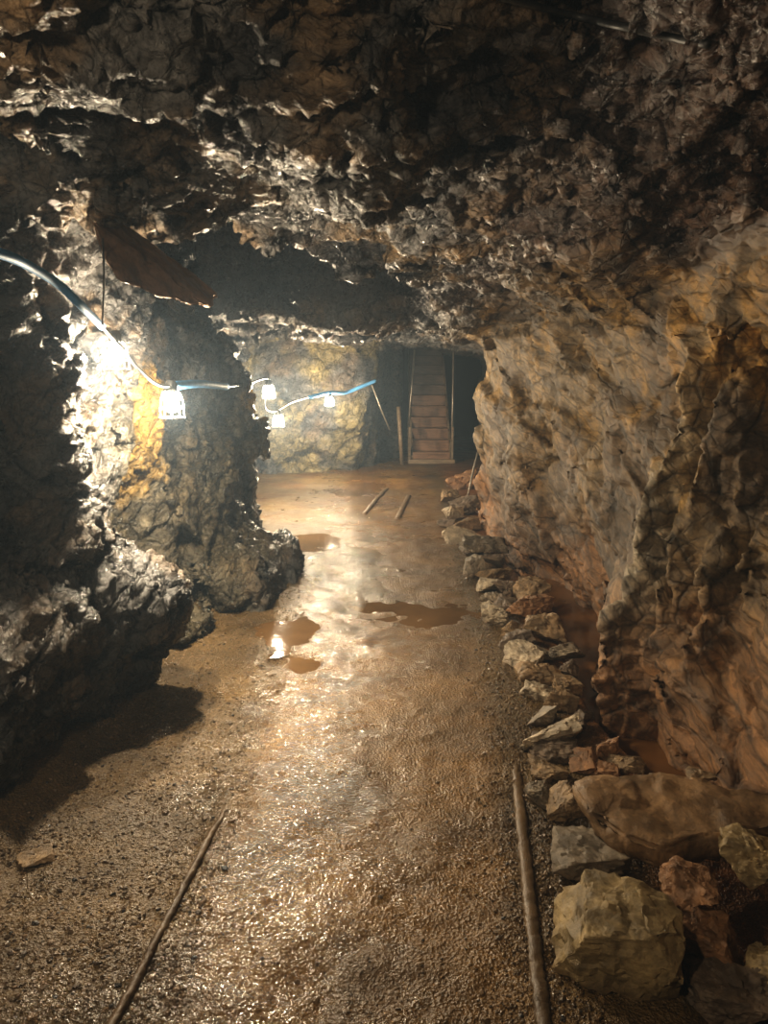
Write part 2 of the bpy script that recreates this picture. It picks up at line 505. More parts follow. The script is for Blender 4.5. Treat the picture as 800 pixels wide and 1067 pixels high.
# colour of the rock at every point (stain, ochre, mud): minerals, plus some light and shade painted in
def rock_tint(P, N):
    x, y, z = P[:, 0], P[:, 1], P[:, 2]
    n1 = fbm(P * 1.3, 4, 71)[:, None]; n2 = fbm(P * 2.7 + 5, 4, 72)[:, None]; n3 = fbm(P * 0.7 + 2, 3, 73)[:, None]
    grey = np.array([[.082, .079, .076]]); dark = np.array([[.026, .026, .027]])
    brown = np.array([[.125, .086, .050]]); ochre = np.array([[.40, .245, .055]])
    rust = np.array([[.27, .095, .030]]); tan = np.array([[.190, .132, .066]])
    c = grey + (dark - grey) * sstep(-.15, .35, n1)
    c = c + (brown - c) * (.75 * sstep(-.05, .4, n2))
    # right wall: tan to ochre, rusty at the foot
    rw = (sstep(.35, .95, x) * (1 - sstep(8.3, 9.0, y)) * (1 - sstep(1.95, 2.25, z)))[:, None]
    cr = tan + (brown - tan) * sstep(-.2, .3, n1)
    cr = cr + (np.array([[.27, .165, .05]]) - cr) * (.8 * sstep(.02, .35, n2) * sstep(.6, 1.3, z)[:, None])
    c = c + (cr - c) * rw
    oz = np.exp(-(((y - 3.3) / .9) ** 2 + ((z - 1.75) / .45) ** 2))[:, None] * rw
    c = c + (np.array([[.36, .20, .045]]) - c) * (.75 * oz * sstep(-.25, .15, n2))
    foot = (sstep(.9, 0.05, z + 0.35 * n1[:, 0]) if False else (1 - sstep(.05, .75, z + .5 * n1[:, 0])))[:, None] * rw
    c = c + (np.array([[.235, .115, .042]]) - c) * (.85 * foot)
    c = c + (np.array([[.27, .235, .17]]) - c) * (.7 * rib_mask(y, z) * rw[:, 0])[:, None]  # rib edge painted paler, as a lit edge
    c = c * (1 + 1.5 * sstep(2.0, 2.2, z) * (1 - sstep(4.5, 6, y)) * (1 - sstep(.3, .9, x)))[:, None]  # near roof lightened in the colour, in place of light
    # the ceiling goes brown to the right and over the track
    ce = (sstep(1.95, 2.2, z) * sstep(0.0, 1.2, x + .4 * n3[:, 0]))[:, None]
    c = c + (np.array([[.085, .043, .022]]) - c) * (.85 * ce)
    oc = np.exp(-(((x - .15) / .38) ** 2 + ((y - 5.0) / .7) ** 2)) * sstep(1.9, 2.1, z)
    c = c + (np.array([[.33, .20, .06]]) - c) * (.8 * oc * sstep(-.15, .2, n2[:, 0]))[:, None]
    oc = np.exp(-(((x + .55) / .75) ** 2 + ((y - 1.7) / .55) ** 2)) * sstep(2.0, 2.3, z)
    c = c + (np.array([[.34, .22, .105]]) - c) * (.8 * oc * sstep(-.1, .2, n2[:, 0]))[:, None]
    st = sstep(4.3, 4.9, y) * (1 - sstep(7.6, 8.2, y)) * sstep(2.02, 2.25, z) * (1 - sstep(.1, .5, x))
    c = c + (np.array([[.016, .017, .020]]) - c) * (.9 * st)[:, None]  # roof pocket darkened: its shade is painted into the rock colour
    # ochre streak under the hanging lamp, yellow rock round the far lamps
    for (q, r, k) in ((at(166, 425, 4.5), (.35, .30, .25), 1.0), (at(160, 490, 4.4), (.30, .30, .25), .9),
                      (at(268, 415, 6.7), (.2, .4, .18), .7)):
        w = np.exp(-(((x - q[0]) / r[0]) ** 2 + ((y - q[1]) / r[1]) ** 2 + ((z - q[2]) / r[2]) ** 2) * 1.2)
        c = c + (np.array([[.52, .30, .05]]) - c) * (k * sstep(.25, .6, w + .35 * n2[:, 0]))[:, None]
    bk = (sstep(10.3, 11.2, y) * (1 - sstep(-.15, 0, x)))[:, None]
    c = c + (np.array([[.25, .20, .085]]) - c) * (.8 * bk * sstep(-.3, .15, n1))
    # green grey moss tone low on the left
    gl = (1 - sstep(-1.0, -.7, x)) * (1 - sstep(.9, 1.7, z)) * sstep(3.6, 4.2, y) * (1 - sstep(6.5, 7, y))
    c = c + (np.array([[.13, .105, .055]]) - c) * (.6 * gl)[:, None]
    return np.clip(c, .01, 1), None

def mesh_from(name, V, F, mat, parent=None, smooth=True, attrs=None):
    me = bpy.data.meshes.new(name)
    V = np.ascontiguousarray(V, dtype=np.float32); F = np.ascontiguousarray(F, dtype=np.int32)
    k = F.shape[1]
    me.vertices.add(len(V)); me.vertices.foreach_set('co', V.ravel())
    me.loops.add(F.size); me.loops.foreach_set('vertex_index', F.ravel())
    me.polygons.add(len(F)); me.polygons.foreach_set('loop_start', np.arange(0, F.size, k, dtype=np.int32))
    me.update(calc_edges=True)
    if smooth: me.polygons.foreach_set('use_smooth', np.ones(len(F), bool))
    for an, arr in (attrs or {}).items():
        if arr.ndim == 2:
            a = me.attributes.new(an, 'FLOAT_COLOR', 'POINT')
            a.data.foreach_set('color', np.concatenate([arr, np.ones((len(arr), 1))], 1).astype(f32).ravel())
        else:
            a = me.attributes.new(an, 'FLOAT', 'POINT'); a.data.foreach_set('value', arr.astype(f32))
    if mat: me.materials.append(mat)
    o = bpy.data.objects.new(name, me); COL.objects.link(o)
    if parent: o.parent = parent
    return o

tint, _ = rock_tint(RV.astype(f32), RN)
x_, y_, z_ = RV.T
wet = 1 - .75 * sstep(.6, 1.0, x_) * (1 - sstep(1.9, 2.2, z_))
wet = np.clip(wet, 0, 1)
cen = RV[RQ].mean(1).astype(f32)
ga = xl_f(cen[:, 1], cen[:, 2]) - cen[:, 0]; gb = cen[:, 0] - xr_f(cen[:, 1], cen[:, 2]); gc = cen[:, 2] - zc_f(cen[:, 0], cen[:, 1])
which = np.argmax(np.stack([ga, gb, gc], 1), 1)
back = (cen[:, 1] > 11.0) & (which != 2) | (cen[:, 1] > 12.0)
which = np.where(back, 3, which)
STRUCT = {}
for k, nm in enumerate(('wall_left', 'wall_right', 'ceiling', 'wall_back')):
    q = RQ[which == k]
    u, inv = np.unique(q, return_inverse=True)
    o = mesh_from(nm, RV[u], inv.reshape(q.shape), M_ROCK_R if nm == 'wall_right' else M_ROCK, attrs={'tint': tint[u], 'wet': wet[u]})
    o['kind'] = 'structure'
    STRUCT[nm] = o

BV = BVHTree.FromPolygons([Vector(v) for v in RV.astype(float)], RQ.tolist())
def hit(px, py, off=0.0):
    d = Vector(ray(px, py)).normalized()
    r = BV.ray_cast(Vector(CAM), d)
    return np.array(r[0] - d * off), np.array(r[1])

# ------------------------------------------------------------------ helpers for things
def empty(name, loc, label, cat, group=None, rotz=0.0):
    o = bpy.data.objects.new(name, None); COL.objects.link(o)
    o.location = loc; o.rotation_euler = (0, 0, rotz)
    o['label'] = label; o['category'] = cat
    if group: o['group'] = group
    return o

def tag(o, label, cat, group=None, kind=None):
    o['label'] = label; o['category'] = cat
    if group: o['group'] = group
    if kind: o['kind'] = kind
    return o

def link_bm(name, bm, mat, parent=None, smooth=False, world=True):
    """bm is in world coordinates unless world is False; the part is put under its parent without moving"""
    me = bpy.data.meshes.new(name)
    bm.normal_update(); bm.to_mesh(me); bm.free()
    if smooth:
        for p in me.polygons: p.use_smooth = True
    me.materials.append(mat)
    o = bpy.data.objects.new(name, me); COL.objects.link(o)
    if parent:
        o.parent = parent
        if world: me.transform(parent_world(parent).inverted())
    return o

def parent_world(p):
    m = Matrix.LocRotScale(p.location, p.rotation_euler, p.scale)
    return parent_world(p.parent) @ m if p.parent else m

def smooth_path(pts, n):
    """Catmull-Rom through the points"""
    p = np.array([2 * np.array(pts[0]) - np.array(pts[1])] + [np.array(q) for q in pts] + [2 * np.array(pts[-1]) - np.array(pts[-2])])
    out = []
    for i in range(1, len(p) - 2):
        for k in range(n):
            t = k / n
            out.append(.5 * ((2 * p[i]) + (-p[i-1] + p[i+1]) * t + (2*p[i-1] - 5*p[i] + 4*p[i+1] - p[i+2]) * t*t + (-p[i-1] + 3*p[i] - 3*p[i+1] + p[i+2]) * t**3))
    out.append(p[-2])
    return out

def tube(bm, pts, r, seg=10, cap=True, r2=None):
    pts = [Vector(q) for q in pts]
    rings = []
    up = Vector((0, 0, 1)); prev = None
    for i, q in enumerate(pts):
        d = (pts[min(i + 1, len(pts) - 1)] - pts[max(i - 1, 0)]).normalized()
        if prev is None:
            a = d.cross(up)
            if a.length < 1e-3: a = d.cross(Vector((1, 0, 0)))
        else:
            a = prev - d * prev.dot(d)
        a.normalize(); b = d.cross(a); prev = a
        rr = r if r2 is None else r + (r2 - r) * i / max(1, len(pts) - 1)
        rings.append([bm.verts.new(q + (a * math.cos(2 * math.pi * k / seg) + b * math.sin(2 * math.pi * k / seg)) * rr) for k in range(seg)])
    for A, B in zip(rings, rings[1:]):
        for k in range(seg):
            bm.faces.new((A[k], A[(k + 1) % seg], B[(k + 1) % seg], B[k]))
    if cap:
        bm.faces.new(rings[0][::-1]); bm.faces.new(rings[-1])
    return bm

def lathe(bm, prof, c, seg=20, axis=None):
    """prof: list of (radius, height); axis: direction of the height"""
    ax = Vector(axis or (0, 0, 1)).normalized()
    a = ax.cross(Vector((1, .2, 0))).normalized(); b = ax.cross(a)
    c = Vector(c); rings = []
    for r, h in prof:
        rings.append([bm.verts.new(c + ax * h + (a * math.cos(2*math.pi*k/seg) + b * math.sin(2*math.pi*k/seg)) * max(r, 1e-4)) for k in range(seg)])
    for A, B in zip(rings, rings[1:]):
        for k in range(seg): bm.faces.new((A[k], A[(k+1) % seg], B[(k+1) % seg], B[k]))
    bm.faces.new(rings[0][::-1]); bm.faces.new(rings[-1])
    return bm

def box(bm, c, s, rot=None, bevel=0.0):
    m = Matrix.Translation(Vector(c)) @ (rot.to_4x4() if rot else Matrix.Identity(4)) @ Matrix.Diagonal((*s, 1))
    r = bmesh.ops.create_cube(bm, size=1.0, matrix=m)
    if bevel:
        es = list({e for v in r['verts'] for e in v.link_edges})
        bmesh.ops.bevel(bm, geom=es, offset=bevel, segments=2, affect='EDGES', profile=.6)
    return bm

# ------------------------------------------------------------------ floor
GUT_Y = [2.3, 2.7, 3.3, 4.0, 4.7, 5.7, 6.5, 7.0]
GUT_X = [1.10, 1.02, 0.93, 0.97, 1.03, 1.03, 0.93, 0.88]
WZ = -0.013
PUD = [  # px, py, half width x, half width y, depth
    (327, 562, .24, .42, .05), (300, 655, .20, .30, .045), (322, 690, .10, .16, .035), (438, 637, .42, .34, .030),
    (285, 690, .07, .14, .03), (350, 600, .12, .3, .03), (470, 560, .30, .9, .026), (205, 880, .05, .26, .012), (160, 960, .06, .28, .012)]
PUDW = [(onfloor(a, b), c, d, e) for a, b, c, d, e in PUD]
RAIL_L = [(118, 1067), (160, 985), (205, 900), (248, 818)]
RAIL_R = [(566, 1067), (556, 985), (547, 890), (538, 805), (530, 752)]
RL = [onfloor(*p) for p in RAIL_L]; RR = [onfloor(*p) for p in RAIL_R]
# let both rails run on toward and past the camera
RL.insert(0, RL[0] + (RL[0] - RL[1]) * 1.2); RR.insert(0, RR[0] + (RR[0] - RR[1]) * 1.2)
def rail_x(R, y):
    a = sorted([(p[1], p[0]) for p in R]); return np.interp(y, [q[0] for q in a], [q[1] for q in a])

def gravel_mask(x, y):
    l = 1 - sstep(-.62, -.45, x)
    xr_ = np.interp(y, [1.5, 3.2, 5, 8], [.36, .52, .58, .66])
    r = sstep(-.10, .03, x - xr_)
    return np.clip(np.maximum(l, r), 0, 1)

def floor_z(x, y, fine=True):
    P = np.stack([x, y, np.zeros_like(x)], 1).astype(f32)
    z = .016 * fbm(P * 1.3, 2, 81) + .010 * fbm(P * 5, 3, 82)
    if fine:
        g = gravel_mask(x, y)
        v, e = facets(P * 34 + .3, 83, .5)
        v2, e2 = facets(P * 85 + .3, 84, .5)
        z += (.25 + .75 * g) * (.0075 * np.minimum(e, .45) + .006 * np.minimum(e2, .45) + .0018 * v)
        z += .004 * fbm(P * 16, 3, 85)
    # the track bed is a little lower left of the left rail
    z -= .012 * (1 - sstep(-.07, -.01, x - rail_x(RL, y))) * (1 - sstep(2.6, 3.0, y)) * sstep(-.35, -.05, x - rail_x(RL, y))
    for c, a, b, d in PUDW[:7]:
        q = ((x - c[0]) / a) ** 2 + ((y - c[1]) / b) ** 2
        k = np.exp(-q * .35)
        z = z * (1 - .9 * k) + k * .022 * fbm(P * 4.5, 3, 88)
    for c, a, b, d in PUDW:
        q = ((x - c[0]) / a) ** 2 + ((y - c[1]) / b) ** 2
        z -= d * np.exp(-q * 1.2)
    gx = np.interp(y, GUT_Y, GUT_X)
    gut = sstep(0, .10, x - gx) * sstep(2.3, 2.5, y) * (1 - sstep(6.6, 7.0, y))
    z -= .20 * gut
    z -= .10 * sstep(.72, .9, x) * (1 - sstep(2.1, 2.4, y))
    z += .10 * (1 - sstep(-1.35, -1.12, x)) * (1 - sstep(6, 7, y))
    z += .03 * sstep(10, 12, y)
    return z.astype(f32)

ky = np.exp(np.arange(math.log(0.9 + .3), math.log(17.5 + .3), .0026)); yy = ky - .3
uu = np.arange(-.98, .98, .0034)
YY, UU = np.meshgrid(yy, uu, indexing='ij')
XX = UU * (YY * .82 + .9)
XX = np.clip(XX, -2.6, 2.3)
fz = floor_z(XX.ravel().astype(f32), YY.ravel().astype(f32))
FVv = np.stack([XX.ravel(), YY.ravel(), fz], 1)
nr, nc = XX.shape
ii = np.arange(nr * nc).reshape(nr, nc)
FQ = np.stack([ii[:-1, :-1], ii[:-1, 1:], ii[1:, 1:], ii[1:, :-1]], -1).reshape(-1, 4)
keep = np.ptp(FVv[FQ][:, :, 0], axis=1) > 1e-6
FQ = FQ[keep]

def floor_mat(name, attr):
    m, nt, bs = new_mat(name)
    at_ = nt.nodes.new('ShaderNodeAttribute'); at_.attribute_name = 'tint'
    wt = nt.nodes.new('ShaderNodeAttribute'); wt.attribute_name = 'wet'
    v = objvec(nt)
    n1 = noise(nt, v, 3.2, 7, .62, .3); n2 = noise(nt, v, 60, 5, .7)
    c = mixc(nt, at_.outputs['Color'], ramp(nt, n1, [(.3, g3(.68)), (.7, g3(1.3))]), 1, 'MULTIPLY')
    c = mixc(nt, c, ramp(nt, n2, [(.3, g3(.65)), (.7, g3(1.35))]), 1, 'MULTIPLY')
    nt.links.new(c, bs.inputs['Base Color'])
    nz = noise(nt, v, 5.0, 5, .65)
    w = math2(nt, 'ADD', wt.outputs['Fac'], math2(nt, 'MULTIPLY', math2(nt, 'SUBTRACT', nz, .5), 1.4))
    ro = ramp(nt, w, [(.1, g3(.50)), (.5, g3(.22)), (.9, g3(.10))])
    nt.links.new(ro, bs.inputs['Roughness'])
    bs.inputs['Specular IOR Level'].default_value = .65
    vo = nt.nodes.new('ShaderNodeTexVoronoi'); vo.inputs['Scale'].default_value = 95
    nt.links.new(v, vo.inputs['Vector'])
    vo2 = nt.nodes.new('ShaderNodeTexVoronoi'); vo2.inputs['Scale'].default_value = 210
    nt.links.new(v, vo2.inputs['Vector'])
    b = bump(nt, vo.outputs['Distance'], .8, .008)
    b = bump(nt, vo2.outputs['Distance'], .7, .004, b)
    b = bump(nt, noise(nt, v, 40, 5, .7), .5, .008, b)
    nt.links.new(b, bs.inputs['Normal'])
    # a film of water lies over the wetter ground
    cb = bump(nt, vo.outputs['Distance'], .35, .006)
    cb = bump(nt, noise(nt, v, 30, 4, .65), .35, .010, cb)
    nt.links.new(cb, bs.inputs['Coat Normal'])
    film = ramp(nt, w, [(.36, g3(0)), (.80, g3(.75))])
    nt.links.new(film, bs.inputs['Coat Weight']); bs.inputs['Coat Roughness'].default_value = .09
    return m
M_FLOOR = floor_mat('wet_mud_floor', True)

fx, fy = XX.ravel().astype(f32), YY.ravel().astype(f32)
PF = np.stack([fx, fy, np.zeros_like(fx)], 1)
gm = gravel_mask(fx, fy)
mud = np.array([[.185, .112, .046]]); gcol = np.array([[.150, .108, .076]]); rmud = np.array([[.17, .085, .035]])
ft = mud + (gcol - mud) * (gm * (1 - sstep(.2, .5, fx)))[:, None]
ft = ft + (np.array([[.13, .088, .045]]) - ft) * (gm * sstep(.2, .5, fx))[:, None]
ft = ft + (np.array([[.21, .085, .028]]) - ft) * (sstep(.75, 1.0, fx) * .8)[:, None]
ft = ft + (rmud * .8 - ft) * (.6 * sstep(6, 9, fy) * sstep(-.1, .3, fbm(PF * 1.5, 3, 91)))[:, None]
ft *= .80 * np.array([[1.04, .92, .50]])
ft *= (1 + .5 * fbm(PF * 2.2, 3, 92))[:, None]
cx = np.interp(fy, [1.5, 2.5, 4, 6, 9, 13], [-.35, -.30, -.30, -.28, -.3, -.3]).astype(f32)
fw = .22 + .42 * np.exp(-((fx - cx) / .36) ** 2) - .15 * gm * sstep(.2, .5, fx) + .3 * fbm(PF * 1.1, 2, 93)
floor_o = mesh_from('floor', FVv, FQ, M_FLOOR, attrs={'tint': np.clip(ft, .01, 1), 'wet': fw})
floor_o['kind'] = 'structure'
def fz1(x, y): return float(floor_z(np.array([x], f32), np.array([y], f32), False)[0])

# ------------------------------------------------------------------ standing water
def water_mat(name, col, rough):
    m, nt, bs = new_mat(name)
    v = objvec(nt)
    n = noise(nt, v, 3, 4, .6)
    nt.links.new(ramp(nt, n, [(.3, tuple(.7 * q for q in col)), (.7, tuple(1.25 * q for q in col))]), bs.inputs['Base Color'])
    bs.inputs['Roughness'].default_value = rough
    bs.inputs['IOR'].default_value = 1.33
    bs.inputs['Specular IOR Level'].default_value = .35
    nt.links.new(bump(nt, noise(nt, v, 22, 4, .55), .10, .01), bs.inputs['Normal'])
    return m
M_WATER = water_mat('muddy_water', (.145, .082, .032), .06)
M_GUT = water_mat('rusty_water', (.15, .070, .024), .10)

def water_patch(name, cx, cy, rx, ry, z, label):
    bm = bmesh.new()
    vs_ = []
    for k in range(40):
        t = 2 * math.pi * k / 40
        w = 1 + .12 * math.sin(3 * t + cx * 9) + .08 * math.sin(5 * t + cy * 7)
        vs_.append(bm.verts.new((cx + rx * w * math.cos(t), cy + ry * w * math.sin(t), z)))
    bm.faces.new(vs_)
    return tag(link_bm(name, bm, M_WATER), label, 'puddle')
PLAB = ['brown puddle on the far floor beside the wet boulder at the left wall',
        'long brown puddle in mid floor, below the boulder at the left wall',
        'small puddle just below the long mid-floor puddle',
        'wide shallow puddle in mid floor beside the rubble row', None, None, None,
        None, None]
for (c, a, b, d), lab in zip(PUDW, PLAB):
    if lab: water_patch('puddle', c[0], c[1], a * 1.45, b * 1.45, WZ - .004, lab)
# the drain along the right wall
bm = bmesh.new()
L, R_ = [], []
for y in np.linspace(2.45, 6.9, 46):
    gx = float(np.interp(y, GUT_Y, GUT_X)) + .015
    wx = float(xr_f(np.array([y], f32), np.array([0.0], f32))[0]) + .10
    L.append(bm.verts.new((gx, y, -.115))); R_.append(bm.verts.new((wx, y, -.115)))
for k in range(45): bm.faces.new((L[k], R_[k], R_[k + 1], L[k + 1]))
tag(link_bm('drain_water', bm, M_GUT), 'rusty brown water in the drain along the foot of the right wall', 'water', kind='stuff')

# ------------------------------------------------------------------ loose gravel (countless: one mesh)
def ico():
    bm = bmesh.new(); bmesh.ops.create_icosphere(bm, subdivisions=1, radius=1)
    V = np.array([v.co[:] for v in bm.verts]); F = np.array([[v.index for v in f.verts] for f in bm.faces]); bm.free()
    return V, F
IV, IF = ico()
def gravel(n):
    y = 1.2 + (rng.random(n) ** 1.9) * 6.0
    t = rng.random(n)
    xl_ = rng.uniform(-1.25, -.5, n)
    xr_ = np.interp(y, [1.5, 3.2, 5, 8], [.36, .52, .58, .66]) + rng.normal(.06, .085, n)
    xm = rng.uniform(-.6, .5, n)
    x = np.where(t < .48, xl_, np.where(t < .80, xr_, xm))
    s = np.exp(rng.normal(math.log(.0042), .42, n)) * np.where(t < .8, 1.0, .62)
    s = np.clip(s, .0018, .014)
    z = floor_z(x.astype(f32), y.astype(f32)) - s * .10
    q = rng.normal(size=(n, 4)); q /= np.linalg.norm(q, axis=1, keepdims=True)
    w, a, b, c = q.T
    R = np.stack([1-2*(b*b+c*c), 2*(a*b-c*w), 2*(a*c+b*w), 2*(a*b+c*w), 1-2*(a*a+c*c), 2*(b*c-a*w), 2*(a*c-b*w), 2*(b*c+a*w), 1-2*(a*a+b*b)], 1).reshape(n, 3, 3)
    sc = rng.uniform(.55, 1.35, (n, 1, 3))
    V = IV[None] * sc * (1 + rng.uniform(-.22, .22, (n, len(IV), 1)))
    V = np.einsum('nij,nkj->nki', R, V) * s[:, None, None]
    V[:, :, 2] *= .75
    V += np.stack([x, y, z], 1)[:, None]
    F = (IF[None] + (np.arange(n) * len(IV))[:, None, None]).reshape(-1, 3)
    base = np.where((x < -.4)[:, None], [[.17, .13, .10]], [[.15, .105, .06]]) * rng.uniform(.45, 1.5, (n, 1))
    dk = rng.random(n) < .05
    base *= np.array([[1.0, .9, .7]])
    base[dk] = [.045, .04, .036]
    tc = np.repeat(base, len(IV), 0)
    return V.reshape(-1, 3), F, tc
GV, GF, GT = gravel(34000)
go = mesh_from('gravel', GV, GF, M_FLOOR, smooth=False, attrs={'tint': GT, 'wet': np.full(len(GV), .45)})
tag(go, 'loose wet gravel strewn over the muddy mine floor', 'gravel', kind='stuff')

# ------------------------------------------------------------------ rails
def mud_mat(name, col, rough=.5):
    m, nt, bs = new_mat(name)
    v = objvec(nt)
    n = noise(nt, v, 9, 7, .68)
    nt.links.new(ramp(nt, n, [(.3, tuple(.5 * q for q in col)), (.55, col), (.75, tuple(1.5 * q for q in col))]), bs.inputs['Base Color'])
    bs.inputs['Roughness'].default_value = rough
    b = bump(nt, noise(nt, v, 45, 6, .7), .7, .006)
    nt.links.new(b, bs.inputs['Normal'])
    return m
M_RAIL = mud_mat('muddy_iron', (.13, .082, .038), .40)

def rail(name, pts, w, h, label, sink=.012, group=None, fade=20.0):
    P = smooth_path(pts, 26)
    bm = bmesh.new(); rings = []
    for i, q in enumerate(P):
        d = np.array(P[min(i + 1, len(P) - 1)]) - np.array(P[max(i - 1, 0)]); d[2] = 0; d /= np.linalg.norm(d)
        s = np.array([d[1], -d[0], 0])
        zz = fz1(q[0], q[1]) - sink - h * .95 * max(0.0, 1 - (len(P) - 1 - i) / fade)
        jit = lambda: random.uniform(-.0032, .0032)
        prof = [(-.5, -.02), (-.5, h * .72), (-.36, h * .97), (0, h * 1.05), (.36, h * .95), (.5, h * .70), (.5, -.02)]
        rings.append([bm.verts.new(tuple(np.array([q[0], q[1], zz]) + s * (a * w + jit()) + np.array([0, 0, b + jit()]))) for a, b in prof])
    for A, B in zip(rings, rings[1:]):
        for k in range(len(A) - 1): bm.faces.new((A[k], A[k + 1], B[k + 1], B[k]))
    bm.faces.new(rings[0]); bm.faces.new(rings[-1][::-1])
    bmesh.ops.recalc_face_normals(bm, faces=bm.faces)
    return tag(link_bm(name, bm, M_RAIL, smooth=True), label, 'rail', group)
rail('track_rail', RR, .040, .028, 'muddy rail half sunk in the gravel along the right side of the floor', fade=40.0)
rail('track_rail', RL, .023, .030, 'thin muddy rail half buried along the left side of the floor')
rail('timber_strip', [onfloor(380, 535), onfloor(392, 521), onfloor(405, 507)], .055, .030, 'left one of two short muddy strips on the far floor below the stairs', fade=6.0)
rail('timber_strip', [onfloor(414, 541), onfloor(420, 529), onfloor(427, 515)], .055, .030, 'right one of two short muddy strips on the far floor below the stairs', fade=6.0)

# ------------------------------------------------------------------ stones
def stone_mat():
    m, nt, bs = new_mat('broken_stone')
    at_ = nt.nodes.new('ShaderNodeAttribute'); at_.attribute_name = 'tint'
    v = objvec(nt)
    n1 = noise(nt, v, 9, 8, .68, .3); n2 = noise(nt, v, 45, 5, .7)
    c = mixc(nt, at_.outputs['Color'], ramp(nt, n1, [(.3, g3(.5)), (.52, g3(1)), (.72, g3(1.5))]), 1, 'MULTIPLY')
    c = mixc(nt, c, ramp(nt, n2, [(.3, g3(.7)), (.7, g3(1.3))]), 1, 'MULTIPLY')
    nt.links.new(c, bs.inputs['Base Color'])
    nt.links.new(ramp(nt, n1, [(.35, g3(.38)), (.65, g3(.72))]), bs.inputs['Roughness'])
    b = bump(nt, noise(nt, v, 16, 8, .7, .5), .6, .02)
    b = bump(nt, n2, .4, .006, b)
    nt.links.new(b, bs.inputs['Normal'])
    return m
M_STONE = stone_mat()

def stone_mesh(name, size, seed, col, boxy=.72, npts=13, rough=1.0):
    r = np.random.default_rng(seed)
    bm = bmesh.new()
    k = 0
    while k < npts:
        p = r.uniform(-1, 1, 3)
        n_ = np.linalg.norm(p)
        if n_ < .3: continue
        p = p / n_ * r.uniform(.82, 1.12)
        p = np.sign(p) * np.abs(p) ** boxy
        bm.verts.new(tuple(p)); k += 1
    res = bmesh.ops.convex_hull(bm, input=bm.verts)
    junk = [v for v in bm.verts if not v.link_faces]
    bmesh.ops.delete(bm, geom=junk, context='VERTS')
    bmesh.ops.dissolve_limit(bm, angle_limit=math.radians(12), verts=bm.verts, edges=bm.edges)
    bmesh.ops.bevel(bm, geom=list(bm.edges), offset=.022, segments=1, affect='EDGES')
    bmesh.ops.triangulate(bm, faces=bm.faces)
    for _ in range(4):
        es = [e for e in bm.edges if e.calc_length() > .11]
        if not es: break
        bmesh.ops.subdivide_edges(bm, edges=es, cuts=1)
        bmesh.ops.triangulate(bm, faces=[f for f in bm.faces if len(f.verts) > 3])
    V = np.array([v.co[:] for v in bm.verts])
    lo, hi = V.min(0), V.max(0)
    V = (V - (lo + hi) / 2) / (hi - lo)            # unit box
    s = np.array(size)
    V = V * s
    P = (V / s.max() + seed % 97).astype(f32)
    nrm = V / np.linalg.norm(V, axis=1, keepdims=True)
    fv, _ = facets(P * np.array([5, 5, 8], f32), seed % 50, .8)
    dd = (.040 * fbm(P * 4, 4, seed % 31) + .040 * fv + .03 * fbm(P * 11, 3, seed % 17)) * s.max() * rough
    V = V + nrm * dd[:, None]
    for v, q in zip(bm.verts, V): v.co = q
    me = bpy.data.meshes.new(name)
    bm.normal_update()
    for e in bm.edges:
        if len(e.link_faces) == 2 and e.calc_face_angle(0) > math.radians(24): e.smooth = False
    bm.to_mesh(me); bm.free()
    for p in me.polygons: p.use_smooth = True
    t = np.array(col)[None] * (1 + .5 * fbm(P * 3 + 2, 3, seed % 13)[:, None])
    mudm = sstep(-.05, -.5, V[:, 2] / s[2]) if False else (1 - sstep(-.45, -.1, V[:, 2] / s[2]))
    t = t + (np.array([[.15, .085, .04]]) - t) * (.6 * mudm)[:, None]
    a = me.attributes.new('tint', 'FLOAT_COLOR', 'POINT')
    a.data.foreach_set('color', np.concatenate([np.clip(t, .01, 1), np.ones((len(t), 1))], 1).astype(f32).ravel())
    me.materials.append(M_STONE)
    return me

C = {'pale': (.42, .35, .255), 'tan': (.26, .18, .10), 'grey': (.22, .18, .13), 'rust': (.26, .14, .066),
     'dark': (.15, .11, .075), 'olive': (.29, .215, .105)}
ROW = "stones of the rubble row along the right side"
def stone(px, py, w, h, col, label, seed, z0=None, depth=None, rot=None, name='stone', group=ROW, rough=1.0, npts=13, hk=.80, boxy=.72):
    yb = py + h * .42
    z_ = -.01 if z0 is None else z0
    p = onfloor(px, yb, z_)
    t = (p - CAM)[1] * math.cos(PITCH) + (CAM - p)[2] * math.sin(PITCH)
    W = w / FPX * t; H = h / FPX * t * hk
    D = depth if depth is not None else .5 * (W + H) + .02
    d2 = p[:2] / np.linalg.norm(p[:2])
    c = np.array([p[0] + d2[0] * D * .42, p[1] + d2[1] * D * .42, 0])
    g = (fz1(c[0], c[1]) if z0 is None else z0)
    o = bpy.data.objects.new(name, stone_mesh(name, (W * 1.06, D, H * 1.05), seed, C[col], rough=rough, npts=npts, boxy=boxy))
    COL.objects.link(o)
    o.location = (c[0], c[1], g + H * .46)
    az = math.atan2(-d2[0], d2[1])
    rr = rot or (0, 0, 0)
    o.rotation_euler = (rr[0], rr[1], az + rr[2])
    tag(o, label, 'stone', group)
    return o

